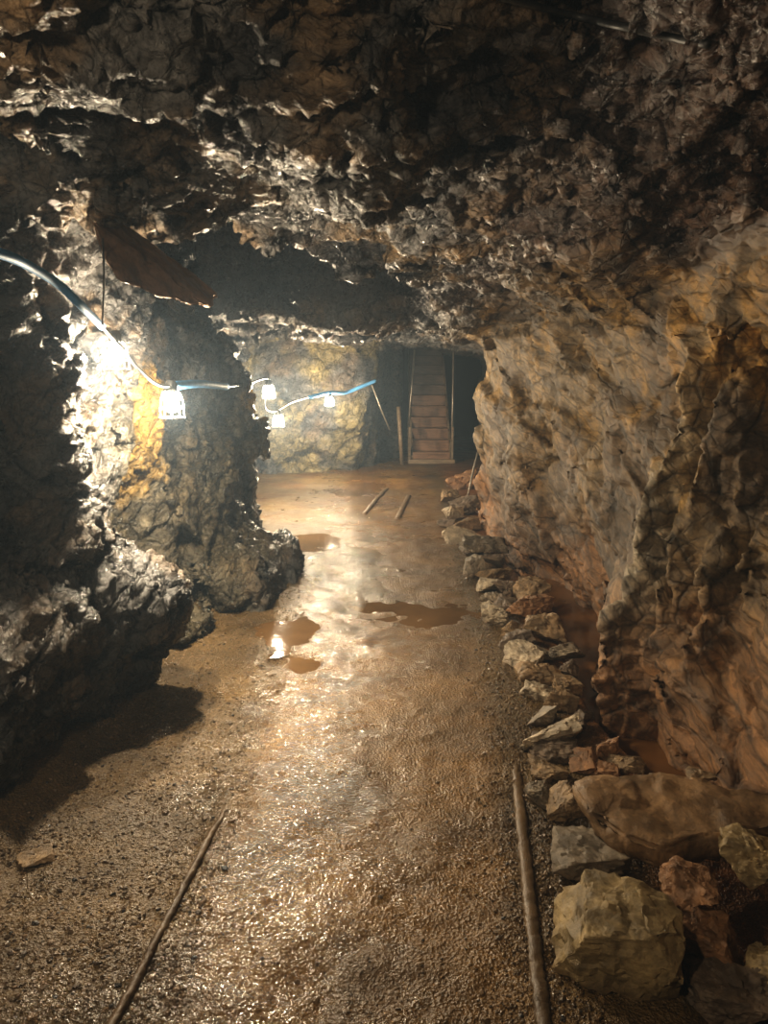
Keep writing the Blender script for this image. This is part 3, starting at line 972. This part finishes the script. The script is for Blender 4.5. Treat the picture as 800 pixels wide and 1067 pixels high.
def zz(X, Y, w, h): return (440 + X / 2.857, 480 + Y / 2.857, w / 2.857 * 1.22, h / 2.857 * 1.20)
def zq(X, Y, w, h): return (500 + X / 2.667, 740 + Y / 2.667, w / 2.667, h / 2.667)
ROWS = [
 (zz(115, 55, 70, 70), 'rust', 'dark reddish stone at the far end of the rubble row, near the leaning bar'),
 (zz(85, 112, 45, 40), 'tan', 'small stone at the far left end of the rubble row'),
 (zz(125, 140, 70, 50), 'dark', 'dark stone at the far end of the rubble row against the right wall'),
 (zz(90, 160, 50, 40), 'pale', 'small pale stone at the far edge of the rubble row'),
 (zz(70, 188, 40, 25), 'dark', 'little dark stone on the track side of the far rubble row'),
 (zz(130, 190, 70, 45), 'tan', 'brown stone behind the pale streaked stone in the far rubble row'),
 (zz(122, 226, 85, 48), 'pale', 'pale streaked stone catching the light in the far rubble row'),
 (zz(185, 258, 110, 55), 'grey', 'broad grey stone just in front of the pale streaked stone'),
 (zz(150, 322, 52, 66), 'grey', 'upright grey stone standing on the track side of the rubble row'),
 (zz(200, 305, 60, 45), 'dark', 'dark stone wedged between the broad grey and the upright grey stones'),
 (zz(208, 342, 80, 45), 'tan', 'rounded tan stone to the right of the upright grey stone'),
 (zz(190, 380, 70, 44), 'pale', 'bright pale stone below the rounded tan stone'),
 (zz(245, 386, 60, 50), 'dark', 'dark brown stone to the right of the bright pale stone'),
 (zz(208, 413, 60, 30), 'grey', 'flat little grey stone beneath the bright pale stone'),
 (zz(245, 437, 60, 40), 'dark', 'dark stone in mid row left of the tall brown stone'),
 (zz(212, 470, 72, 56), 'pale', 'chunky pale stone on the track edge left of the tall brown stone'),
 (zz(290, 312, 60, 45), 'rust', 'rusty stone touching the right wall at the head of the drain'),
 (zz(325, 395, 85, 78), 'tan', 'tall brown stone at the near head of the drain'),
 (zz(318, 448, 100, 66), 'rust', 'reddish brown stone below the tall brown stone'),
 (zz(376, 447, 38, 36), 'tan', 'small stone on the drain edge right of the reddish brown stone'),
 (zz(262, 512, 44, 46), 'tan', 'narrow tilted stone left of the pointed brown stone'),
 (zz(365, 512, 105, 86), 'tan', 'pointed brown stone beside the drain in mid row'),
 (zz(282, 552, 85, 52), 'dark', 'low brown stone in front of the narrow tilted stone'),
 (zz(302, 598, 100, 78), 'pale', 'pale wedge of stone slanting toward the track in mid row'),
 (zz(362, 584, 55, 50), 'grey', 'small grey stone between the pale wedge and the banded stone'),
 (zz(422, 586, 84, 54), 'grey', 'banded grey stone on the drain edge'),
 (zz(340, 658, 105, 66), 'tan', 'blocky tan stone below the pale wedge'),
 (zz(430, 642, 55, 40), 'dark', 'dark stone on the drain edge below the banded stone'),
 (zz(345, 706, 84, 46), 'pale', 'flat pale stone below the blocky tan stone'),
 (zz(428, 686, 72, 50), 'tan', 'tan stone right of the flat pale stone'),
 (zz(415, 734, 66, 58), 'tan', 'brown stone on the drain side above the long wedge'),
 (zz(346, 766, 78, 70), 'grey', 'tilted grey stone just behind the long pale wedge'),
 (zz(452, 800, 60, 46), 'dark', 'dark stone right of the tip of the long wedge'),
 (zz(485, 768, 36, 34), 'dark', 'small dark stone in the near drain'),
]
for i, (b, c, lab) in enumerate(ROWS):
    stone(*b, c, lab, 300 + i * 7, rot=(random.uniform(-.25, .25), random.uniform(-.25, .25), random.uniform(-.5, .5)), npts=12)
NEAR = "loose stones at the near end of the rubble row"
stone(*zz(370, 838, 165, 84), 'pale', 'long pale wedge-shaped stone pointing at the right rail', 901, rot=(.1, -.28, .15), npts=9, group=NEAR)
stone(*zz(400, 880, 130, 56), 'dark', 'dark flat stone tucked under the long pale wedge', 902, group=NEAR)
stone(*zz(476, 910, 70, 62), 'rust', 'reddish stone behind the big flat slab', 903, group=NEAR)
stone(*zz(545, 866, 52, 84), 'rust', 'upright reddish stone at the foot of the right wall', 904, group=NEAR)
stone(*zz(600, 910, 95, 52), 'tan', 'flat brown stone right of the upright reddish stone', 905, group=NEAR)
stone(*zz(548, 940, 60, 40), 'rust', 'small rusty stone in front of the upright reddish stone', 906, group=NEAR)
stone(*zz(372, 934, 100, 56), 'tan', 'brown stone between the long wedge and the pale round stone', 907, group=NEAR)
stone(*zq(162, 250, 82, 84), 'grey', 'roundish grey stone beside the right rail', 908, group=NEAR)
stone(*zq(225, 280, 100, 100), 'tan', 'jagged tan stone leaning on the green grey block', 909, npts=9, rot=(.2, -.5, .3), group=NEAR)
BIG = "large blocks at the lower right"
stone(*zq(305, 415, 225, 190), 'grey', 'green grey angular block beside the right rail', 911, rot=(-.1, .1, .2), npts=16, boxy=.5, hk=.50, group=BIG, rough=.8)
stone(*zq(370, 655, 345, 345), 'olive', 'large wet olive boulder at the lower right beside the rail', 912, npts=26, boxy=.5, hk=.56, rot=(.12, .06, .1), group=BIG, rough=.7)
stone(*zq(580, 512, 170, 125), 'rust', 'orange brown stone lying behind the large olive boulder', 913, group=BIG, rot=(.1, .35, .2), z0=.10, hk=.7)
stone(*zq(622, 665, 190, 265), 'rust', 'rusty brown block pressed against the right side of the olive boulder', 914, group=BIG, rot=(.1, .15, .1), z0=-.06, hk=.55, boxy=.5, npts=16)
stone(*zq(745, 440, 170, 150), 'olive', 'flat brown block at the right edge under the big slab', 915, group=BIG, z0=.06)
stone(*zq(800, 700, 130, 250), 'olive', 'tall brown block at the lower right edge of the picture', 916, group=BIG)
stone(*zq(712, 665, 60, 110), 'rust', 'small red brown stone squeezed between two blocks at the lower right', 917, group=BIG)
stone(*zq(690, 840, 250, 150), 'dark', 'dark block in shadow at the lower right corner', 918, group=BIG, z0=-.06)
stone(*zq(610, 195, 80, 36), 'tan', 'small tan stone lying at the back of the big slab', 919, group=BIG, z0=.10)
stone(38, 900, 34, 16, 'tan', 'small flat stone alone on the floor by the left wall', 920, group=None)

# the big flat slab over the drain end: an outlined sheet of rock
def slab(name, outline_px, z, th, col, label, cat, seed, tilt=None):
    pts = [onfloor(px, py, z) for px, py in outline_px]
    c = np.mean(pts, 0)
    bm = bmesh.new()
    vs_ = [bm.verts.new(tuple(p - c)) for p in pts]
    f = bm.faces.new(vs_)
    if f.normal.z < 0 or True:
        bm.normal_update()
        if f.normal.z < 0: f.normal_flip()
    r = bmesh.ops.extrude_face_region(bm, geom=[f])
    for v in r['geom']:
        if isinstance(v, bmesh.types.BMVert): v.co.z -= th * random.uniform(.8, 1.2); v.co.x *= .93; v.co.y *= .93
    bmesh.ops.recalc_face_normals(bm, faces=bm.faces)
    bmesh.ops.bevel(bm, geom=list(bm.edges), offset=.012, segments=2, affect='EDGES')
    bmesh.ops.triangulate(bm, faces=bm.faces)
    for _ in range(4):
        es = [e for e in bm.edges if e.calc_length() > .035]
        bmesh.ops.subdivide_edges(bm, edges=es, cuts=1)
        bmesh.ops.triangulate(bm, faces=[g for g in bm.faces if len(g.verts) > 3])
    bm.normal_update()
    V = np.array([v.co[:] for v in bm.verts]); N = np.array([v.normal[:] for v in bm.verts])
    P = (V + seed).astype(f32)
    fv, _ = facets(P * np.array([7, 5, 16], f32), seed, .8)
    V = V + N * (.016 * fv + .022 * fbm(P * 6, 4, seed))[:, None]
    for v, q in zip(bm.verts, V): v.co = q
    me = bpy.data.meshes.new(name); bm.to_mesh(me); bm.free()
    for p in me.polygons: p.use_smooth = True
    t = np.array(col)[None] * (1 + .6 * fbm(P * 5, 3, 3)[:, None])
    a = me.attributes.new('tint', 'FLOAT_COLOR', 'POINT')
    a.data.foreach_set('color', np.concatenate([np.clip(t, .01, 1), np.ones((len(t), 1))], 1).astype(f32).ravel())
    me.materials.append(M_STONE)
    o = bpy.data.objects.new(name, me); COL.objects.link(o); o.location = c
    if tilt: o.rotation_euler = tilt
    return tag(o, label, cat)
slab('stone_slab', [(598, 822), (640, 812), (700, 808), (760, 818), (830, 826), (850, 850), (790, 862), (735, 866), (690, 880), (650, 868), (615, 848)],
     .17, .075, (.25, .155, .075), 'big flat brown slab bridging the drain below the right wall', 'stone', 5, tilt=(.10, .03, 0))
# ------------------------------------------------------------------ stairs
def wood_mat(name, col, rough=.5):
    m, nt, bs = new_mat(name)
    v = objvec(nt, (1.2, 9, 9))
    n = noise(nt, v, 4, 7, .65, .5)
    nt.links.new(ramp(nt, n, [(.3, tuple(.45 * q for q in col)), (.55, col), (.75, tuple(1.5 * q for q in col))]), bs.inputs['Base Color'])
    bs.inputs['Roughness'].default_value = rough
    nt.links.new(bump(nt, n, .5, .006), bs.inputs['Normal'])
    return m
M_WOOD = wood_mat('wet_stair_timber', (.22, .125, .075), .36)
M_WOOD_SHADE = wood_mat('shaded_stair_timber', (.10, .065, .045), .5)  # same timber darkened: shade of the upper flight put into the colour
M_WOOD2 = wood_mat('grey_timber', (.23, .17, .11), .55)
M_STEEL = mud_mat('dull_steel', (.34, .30, .25), .38); M_STEEL.node_tree.nodes['Principled BSDF'].inputs['Metallic'].default_value = .6
M_RUST = mud_mat('rusty_iron', (.16, .10, .06), .5)

SY = 12.62
sz0 = fz1(.78, SY)
SX0, SX1 = at(428, 470, SY)[0], at(471, 470, SY)[0]
stair = empty('staircase', ((SX0 + SX1) / 2, SY, sz0), 'steep wet wooden staircase rising into the dark at the end of the tunnel', 'staircase')
RISE, RUN, NST = .178, .23, 15
scx, sw = (SX0 + SX1) / 2, SX1 - SX0
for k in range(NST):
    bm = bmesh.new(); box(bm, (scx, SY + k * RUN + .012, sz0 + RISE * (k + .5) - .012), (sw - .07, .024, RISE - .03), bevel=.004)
    link_bm('riser', bm, M_WOOD if k < 6 else M_WOOD_SHADE, stair)
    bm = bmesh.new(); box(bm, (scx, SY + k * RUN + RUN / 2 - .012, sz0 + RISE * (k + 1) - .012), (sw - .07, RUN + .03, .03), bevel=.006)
    link_bm('tread', bm, M_WOOD if k < 6 else M_WOOD_SHADE, stair)
for s in (-1, 1):
    bm = bmesh.new()
    ang = math.atan2(RISE, RUN); Ls = NST * math.hypot(RISE, RUN)
    R = Matrix.Rotation(ang, 3, 'X')
    box(bm, (scx + s * (sw / 2 - .018), SY + NST * RUN / 2 + .04, sz0 + NST * RISE / 2 + .03), (.036, Ls, .22), rot=R, bevel=.005)
    link_bm('stringer', bm, M_WOOD2, stair)
bm = bmesh.new(); box(bm, (scx, SY - .07, sz0 + .035), (sw + .08, .09, .07), bevel=.008)
o = link_bm('sill', bm, M_WOOD2, stair); o['label'] = 'pale timber sill at the foot'
bm = bmesh.new(); box(bm, (SX0 - .03, SY - .03, sz0 + .30), (.045, .05, .60), bevel=.005); link_bm('post', bm, M_WOOD2, stair)
bm = bmesh.new(); box(bm, (SX1 + .0, SY - .03, sz0 + .30), (.03, .05, .60), bevel=.005); link_bm('post', bm, M_WOOD2, stair)
for (a, b) in (((425, 446), (432, 364)), ((470, 478), (472.5, 358))):
    p, q = at(*a, SY - .02), at(*b, SY + .15)
    bm = bmesh.new(); tube(bm, [p, (p + q) / 2 + np.array([.005, 0, 0]), q], .016, 8)
    link_bm('handrail', bm, M_STEEL, stair, smooth=True)

# rods, props and bars at the end of the tunnel
def rod(name, pts, r, mat, label, cat, seg=8):
    bm = bmesh.new(); tube(bm, pts, r, seg)
    return tag(link_bm(name, bm, mat, smooth=True), label, cat)
rod('hanging_rod', [at(387, 400, 11.6), at(396, 424, 11.65), at(406, 448, 11.7)], .013, M_STEEL, 'thin bright metal rod hanging slantwise left of the staircase', 'rod')
rod('timber_prop', [onfloor(419, 486) + np.array([0, 0, -.02]), at(417, 456, 12.35), at(415, 424, 12.4)], .035, M_WOOD2, 'thin timber prop standing in the dark left of the staircase', 'prop')
rod('iron_bar', [onfloor(487, 517) + np.array([0, 0, .0]), at(493, 490, 9.7), at(501, 458, 9.8)], .013, M_STEEL, 'thin iron bar leaning against the far end of the right wall', 'bar')

# ------------------------------------------------------------------ power cable, blue sleeve, lamps
M_BLUE, nt, bs = new_mat('blue_plastic')
bs.inputs['Base Color'].default_value = (.1, .35, .7, 1); bs.inputs['Roughness'].default_value = .6
nt.links.new(ramp(nt, noise(nt, objvec(nt), 12, 5, .6), [(.35, (.07, .28, .60)), (.7, (.14, .42, .78))]), bs.inputs['Base Color'])
M_BLACK, nt, bs = new_mat('black_rubber'); bs.inputs['Base Color'].default_value = (.03, .03, .032, 1); bs.inputs['Roughness'].default_value = .45
nt.links.new(ramp(nt, noise(nt, objvec(nt), 30, 4, .6), [(.35, g3(.018)), (.7, g3(.06))]), bs.inputs['Base Color'])
M_CABLE, nt, bs = new_mat('grey_cable'); bs.inputs['Roughness'].default_value = .35
nt.links.new(ramp(nt, noise(nt, objvec(nt), 25, 4, .6), [(.35, g3(.05)), (.7, g3(.16))]), bs.inputs['Base Color'])
M_WHITE, nt, bs = new_mat('white_plastic'); bs.inputs['Roughness'].default_value = .4
nt.links.new(ramp(nt, noise(nt, objvec(nt), 25, 4, .6), [(.35, g3(.55)), (.7, g3(.8))]), bs.inputs['Base Color'])

M_BULB = bpy.data.materials.new('lit_bulb'); M_BULB.use_nodes = True
nt = M_BULB.node_tree
nt.nodes.remove(nt.nodes['Principled BSDF'])
em = nt.nodes.new('ShaderNodeEmission'); em.inputs['Color'].default_value = (1, .87, .66, 1); em.inputs['Strength'].default_value = 300
tr = nt.nodes.new('ShaderNodeBsdfTransparent'); ad = nt.nodes.new('ShaderNodeAddShader')
nt.links.new(em.outputs[0], ad.inputs[0]); nt.links.new(tr.outputs[0], ad.inputs[1])
nt.links.new(ad.outputs[0], nt.nodes['Material Output'].inputs['Surface'])

LAMPS = [  # px, py, depth y, watts, size, label
    (121, 370, 3.40, 62, 1.0, 'brightest caged lamp hanging by the blue cable on the near left wall'),
    (179, 421, 3.95, 46, 1.15, 'caged lamp with a white guard hanging below the cable on the left wall'),
    (280, 408, 7.55, 75, 1.1, 'upper one of the two far lamps close together past the left buttress'),
    (290, 438, 8.5, 70, 1.1, 'lower one of the two far lamps close together past the left buttress'),
    (343, 418, 10.6, 80, 1.1, 'farthest lamp, on the blue cable across the yellow back wall')]
LPOS = []
for px, py, y, W, sc, lab in LAMPS:
    c = Vector(at(px, py, y)); LPOS.append(c)
    root = empty('caged_lamp', c + Vector((0, 0, .10 * sc)), lab, 'lamp', 'string of caged lamps along the left wall')
    s = sc
    bm = bmesh.new(); lathe(bm, [(.012, .105), (.020, .10), (.026, .085), (.026, .045), (.020, .038)], c, 16, (0, 0, s)) ; bmesh.ops.scale(bm, vec=(s, s, s), space=Matrix.Translation(-c), verts=bm.verts)
    link_bm('socket', bm, M_BLACK, root, smooth=True)
    bm = bmesh.new(); lathe(bm, [(.013, .042), (.016, .030), (.027, .012), (.031, -.006), (.028, -.022), (.017, -.034), (.004, -.038)], c, 18); bmesh.ops.scale(bm, vec=(s, s, s), space=Matrix.Translation(-c), verts=bm.verts)
    link_bm('bulb', bm, M_BULB, root, smooth=True)
    bm = bmesh.new()
    for k in range(10):
        t = 2 * math.pi * k / 10
        u = Vector((math.cos(t), math.sin(t), 0))
        tube(bm, [c + u * r * s + Vector((0, 0, h * s)) for r, h in ((.022, .062), (.040, .050), (.050, .020), (.054, -.02), (.056, -.060))], .0024 * s, 6)
    for r, h in ((.050, .020), (.054, -.02), (.056, -.060), (.040, .050)):
        ring = [c + Vector((math.cos(2*math.pi*k/24) * r * s, math.sin(2*math.pi*k/24) * r * s, h * s)) for k in range(25)]
        tube(bm, ring, .0026 * s, 6, cap=False)
    link_bm('guard', bm, M_WHITE, root, smooth=True)
    ld = bpy.data.lights.new('point_light', 'POINT'); ld.energy = W; ld.shadow_soft_size = .03; ld.color = (1, .82, .58)
    lo = bpy.data.objects.new('point_light', ld); COL.objects.link(lo); lo.location = c

def near_wall(px, py, off, ymax=None):
    p, n = hit(px, py, 0); n = np.array(n)
    d = ray(px, py)
    q = p - d / np.linalg.norm(d) * off
    return q
# the cable starts behind the camera on the left wall and hangs from lamp to lamp
def lamp_top(i): return np.array(LPOS[i]) + np.array([0, 0, .105 * LAMPS[i][4]])
c0 = at(-60, 250, 2.0)
cab = [at(0, 264, 2.25), at(32, 278, 2.45), at(62, 297, 2.65), at(84, 318, 2.80), at(106, 340, 3.12), at(126, 362, 3.38),
       at(146, 386, 3.60), at(163, 400, 3.80), at(180, 402, 3.98), at(208, 400, 4.6), at(236, 403, 5.6), at(258, 400, 6.9),
       lamp_top(2), at(276, 424, 7.9), at(288, 428, 8.45), at(303, 420, 9.4), at(322, 414, 10.3), lamp_top(4), at(360, 409, 11.0), at(376, 403, 11.2), at(391, 397, 11.35)]
cab = [c0] + cab
proot = empty('power_cable', c0, 'lamp cable with blue sleeves strung along the left wall to the back wall', 'cable')
pp = smooth_path(cab, 8)
bm = bmesh.new(); tube(bm, pp, .009, 8); link_bm('cable', bm, M_CABLE, proot, smooth=True)
bm = bmesh.new(); tube(bm, smooth_path(cab[:6], 10), .0155, 10)
o = link_bm('sleeve', bm, M_BLUE, proot, smooth=True); o['label'] = 'light blue sleeve at the near end of the cable'
bm = bmesh.new(); tube(bm, smooth_path(cab[9:12], 10), .024, 10); o = link_bm('sleeve', bm, M_BLUE, proot, smooth=True); o['label'] = 'blue sleeve right of the lamp with the white guard'
bm = bmesh.new(); tube(bm, smooth_path(cab[17:22], 10), .026, 10); o = link_bm('sleeve', bm, M_BLUE, proot, smooth=True); o['label'] = 'blue sleeve at the far back wall'
# wire that holds the cable up
rod('hanger_wire', [at(107, 248, 2.95), at(108.5, 285, 2.95), at(107, 338, 2.95)], .0035, M_BLACK, 'thin dark wire holding up the blue sleeve on the left wall', 'wire', 6)
# black line across the roof at the top of the picture
rp = [near_wall(px, py, .03) for px, py in ((505, -8), (545, 3), (600, 17), (650, 28), (700, 39), (738, 46))]
rod('roof_cable', smooth_path(rp, 6), .011, M_BLACK, 'black cable running across the roof at the top right', 'cable')

# red brown sheet of rock leaning out of the upper left wall
def sheet(outline, th, col, label):
    pts = [at(*q) for q in outline]
    c = np.mean(pts, 0)
    bm = bmesh.new(); f = bm.faces.new([bm.verts.new(tuple(p - c)) for p in pts])
    bm.normal_update(); n = f.normal.copy()
    if n.dot(Vector(CAM - c)) < 0: f.normal_flip(); n = -n
    r = bmesh.ops.extrude_face_region(bm, geom=[f])
    for v in r['geom']:
        if isinstance(v, bmesh.types.BMVert): v.co += Vector((-.10, .75, .16)) * th
    bmesh.ops.recalc_face_normals(bm, faces=bm.faces)
    bmesh.ops.bevel(bm, geom=list(bm.edges), offset=.006, segments=2, affect='EDGES')
    bmesh.ops.triangulate(bm, faces=bm.faces)
    for _ in range(4):
        es = [e for e in bm.edges if e.calc_length() > .03]
        if not es: break
        bmesh.ops.subdivide_edges(bm, edges=es, cuts=1)
        bmesh.ops.triangulate(bm, faces=[g for g in bm.faces if len(g.verts) > 3])
    bm.normal_update()
    V = np.array([v.co[:] for v in bm.verts]); N = np.array([v.normal[:] for v in bm.verts]); P = (V + 3).astype(f32)
    V = V + N * (.016 * fbm(P * 7, 4, 9) + .012 * facets(P * 9, 12, .8)[0])[:, None]
    for v, q in zip(bm.verts, V): v.co = q
    me = bpy.data.meshes.new('wall_ledge'); bm.to_mesh(me); bm.free()
    for p in me.polygons: p.use_smooth = True
    t = np.array(col)[None] * (1 + .5 * fbm(P * 6, 3, 3)[:, None])
    a = me.attributes.new('tint', 'FLOAT_COLOR', 'POINT')
    a.data.foreach_set('color', np.concatenate([np.clip(t, .01, 1), np.ones((len(t), 1))], 1).astype(f32).ravel())
    me.materials.append(M_STONE)
    o = bpy.data.objects.new('wall_ledge', me); COL.objects.link(o); o.location = c
    return tag(o, label, 'rock')
sheet([(96, 231, 3.02), (128, 252, 3.12), (160, 275, 3.25), (198, 303, 3.42), (220, 319, 3.52), (196, 317, 3.40), (160, 306, 3.18), (122, 290, 2.98), (108, 268, 2.97)],
      .60, (.21, .125, .078), 'flat red brown sheet of rock jutting from the upper left wall')['kind'] = 'structure'

# ------------------------------------------------------------------ unseen fill light added left of the viewer, and the haze
ld = bpy.data.lights.new('point_light', 'POINT'); ld.energy = 45; ld.shadow_soft_size = .05; ld.color = (1, .80, .56)
lo = bpy.data.objects.new('point_light', ld); COL.objects.link(lo); lo.location = (-1.1, .15, 1.95)

w = bpy.data.worlds.new('mine_air'); scn.world = w; w.use_nodes = True
nt = w.node_tree
nt.nodes['Background'].inputs['Color'].default_value = (0, 0, 0, 1)
vs_ = nt.nodes.new('ShaderNodeVolumeScatter')
vs_.inputs['Color'].default_value = (.58, .78, 1, 1); vs_.inputs['Density'].default_value = .015; vs_.inputs['Anisotropy'].default_value = .2
nt.links.new(vs_.outputs[0], nt.nodes['World Output'].inputs['Volume'])

scn.view_settings.view_transform = 'Standard'
scn.view_settings.look = 'Medium High Contrast'
scn.view_settings.exposure = 0.65
scn.cycles.max_bounces = 6
scn.cycles.diffuse_bounces = 3
scn.cycles.use_denoising = True
scn.cycles.sample_clamp_indirect = 4.0
scn.cycles.use_adaptive_sampling = True
scn.cycles.adaptive_threshold = 0.02
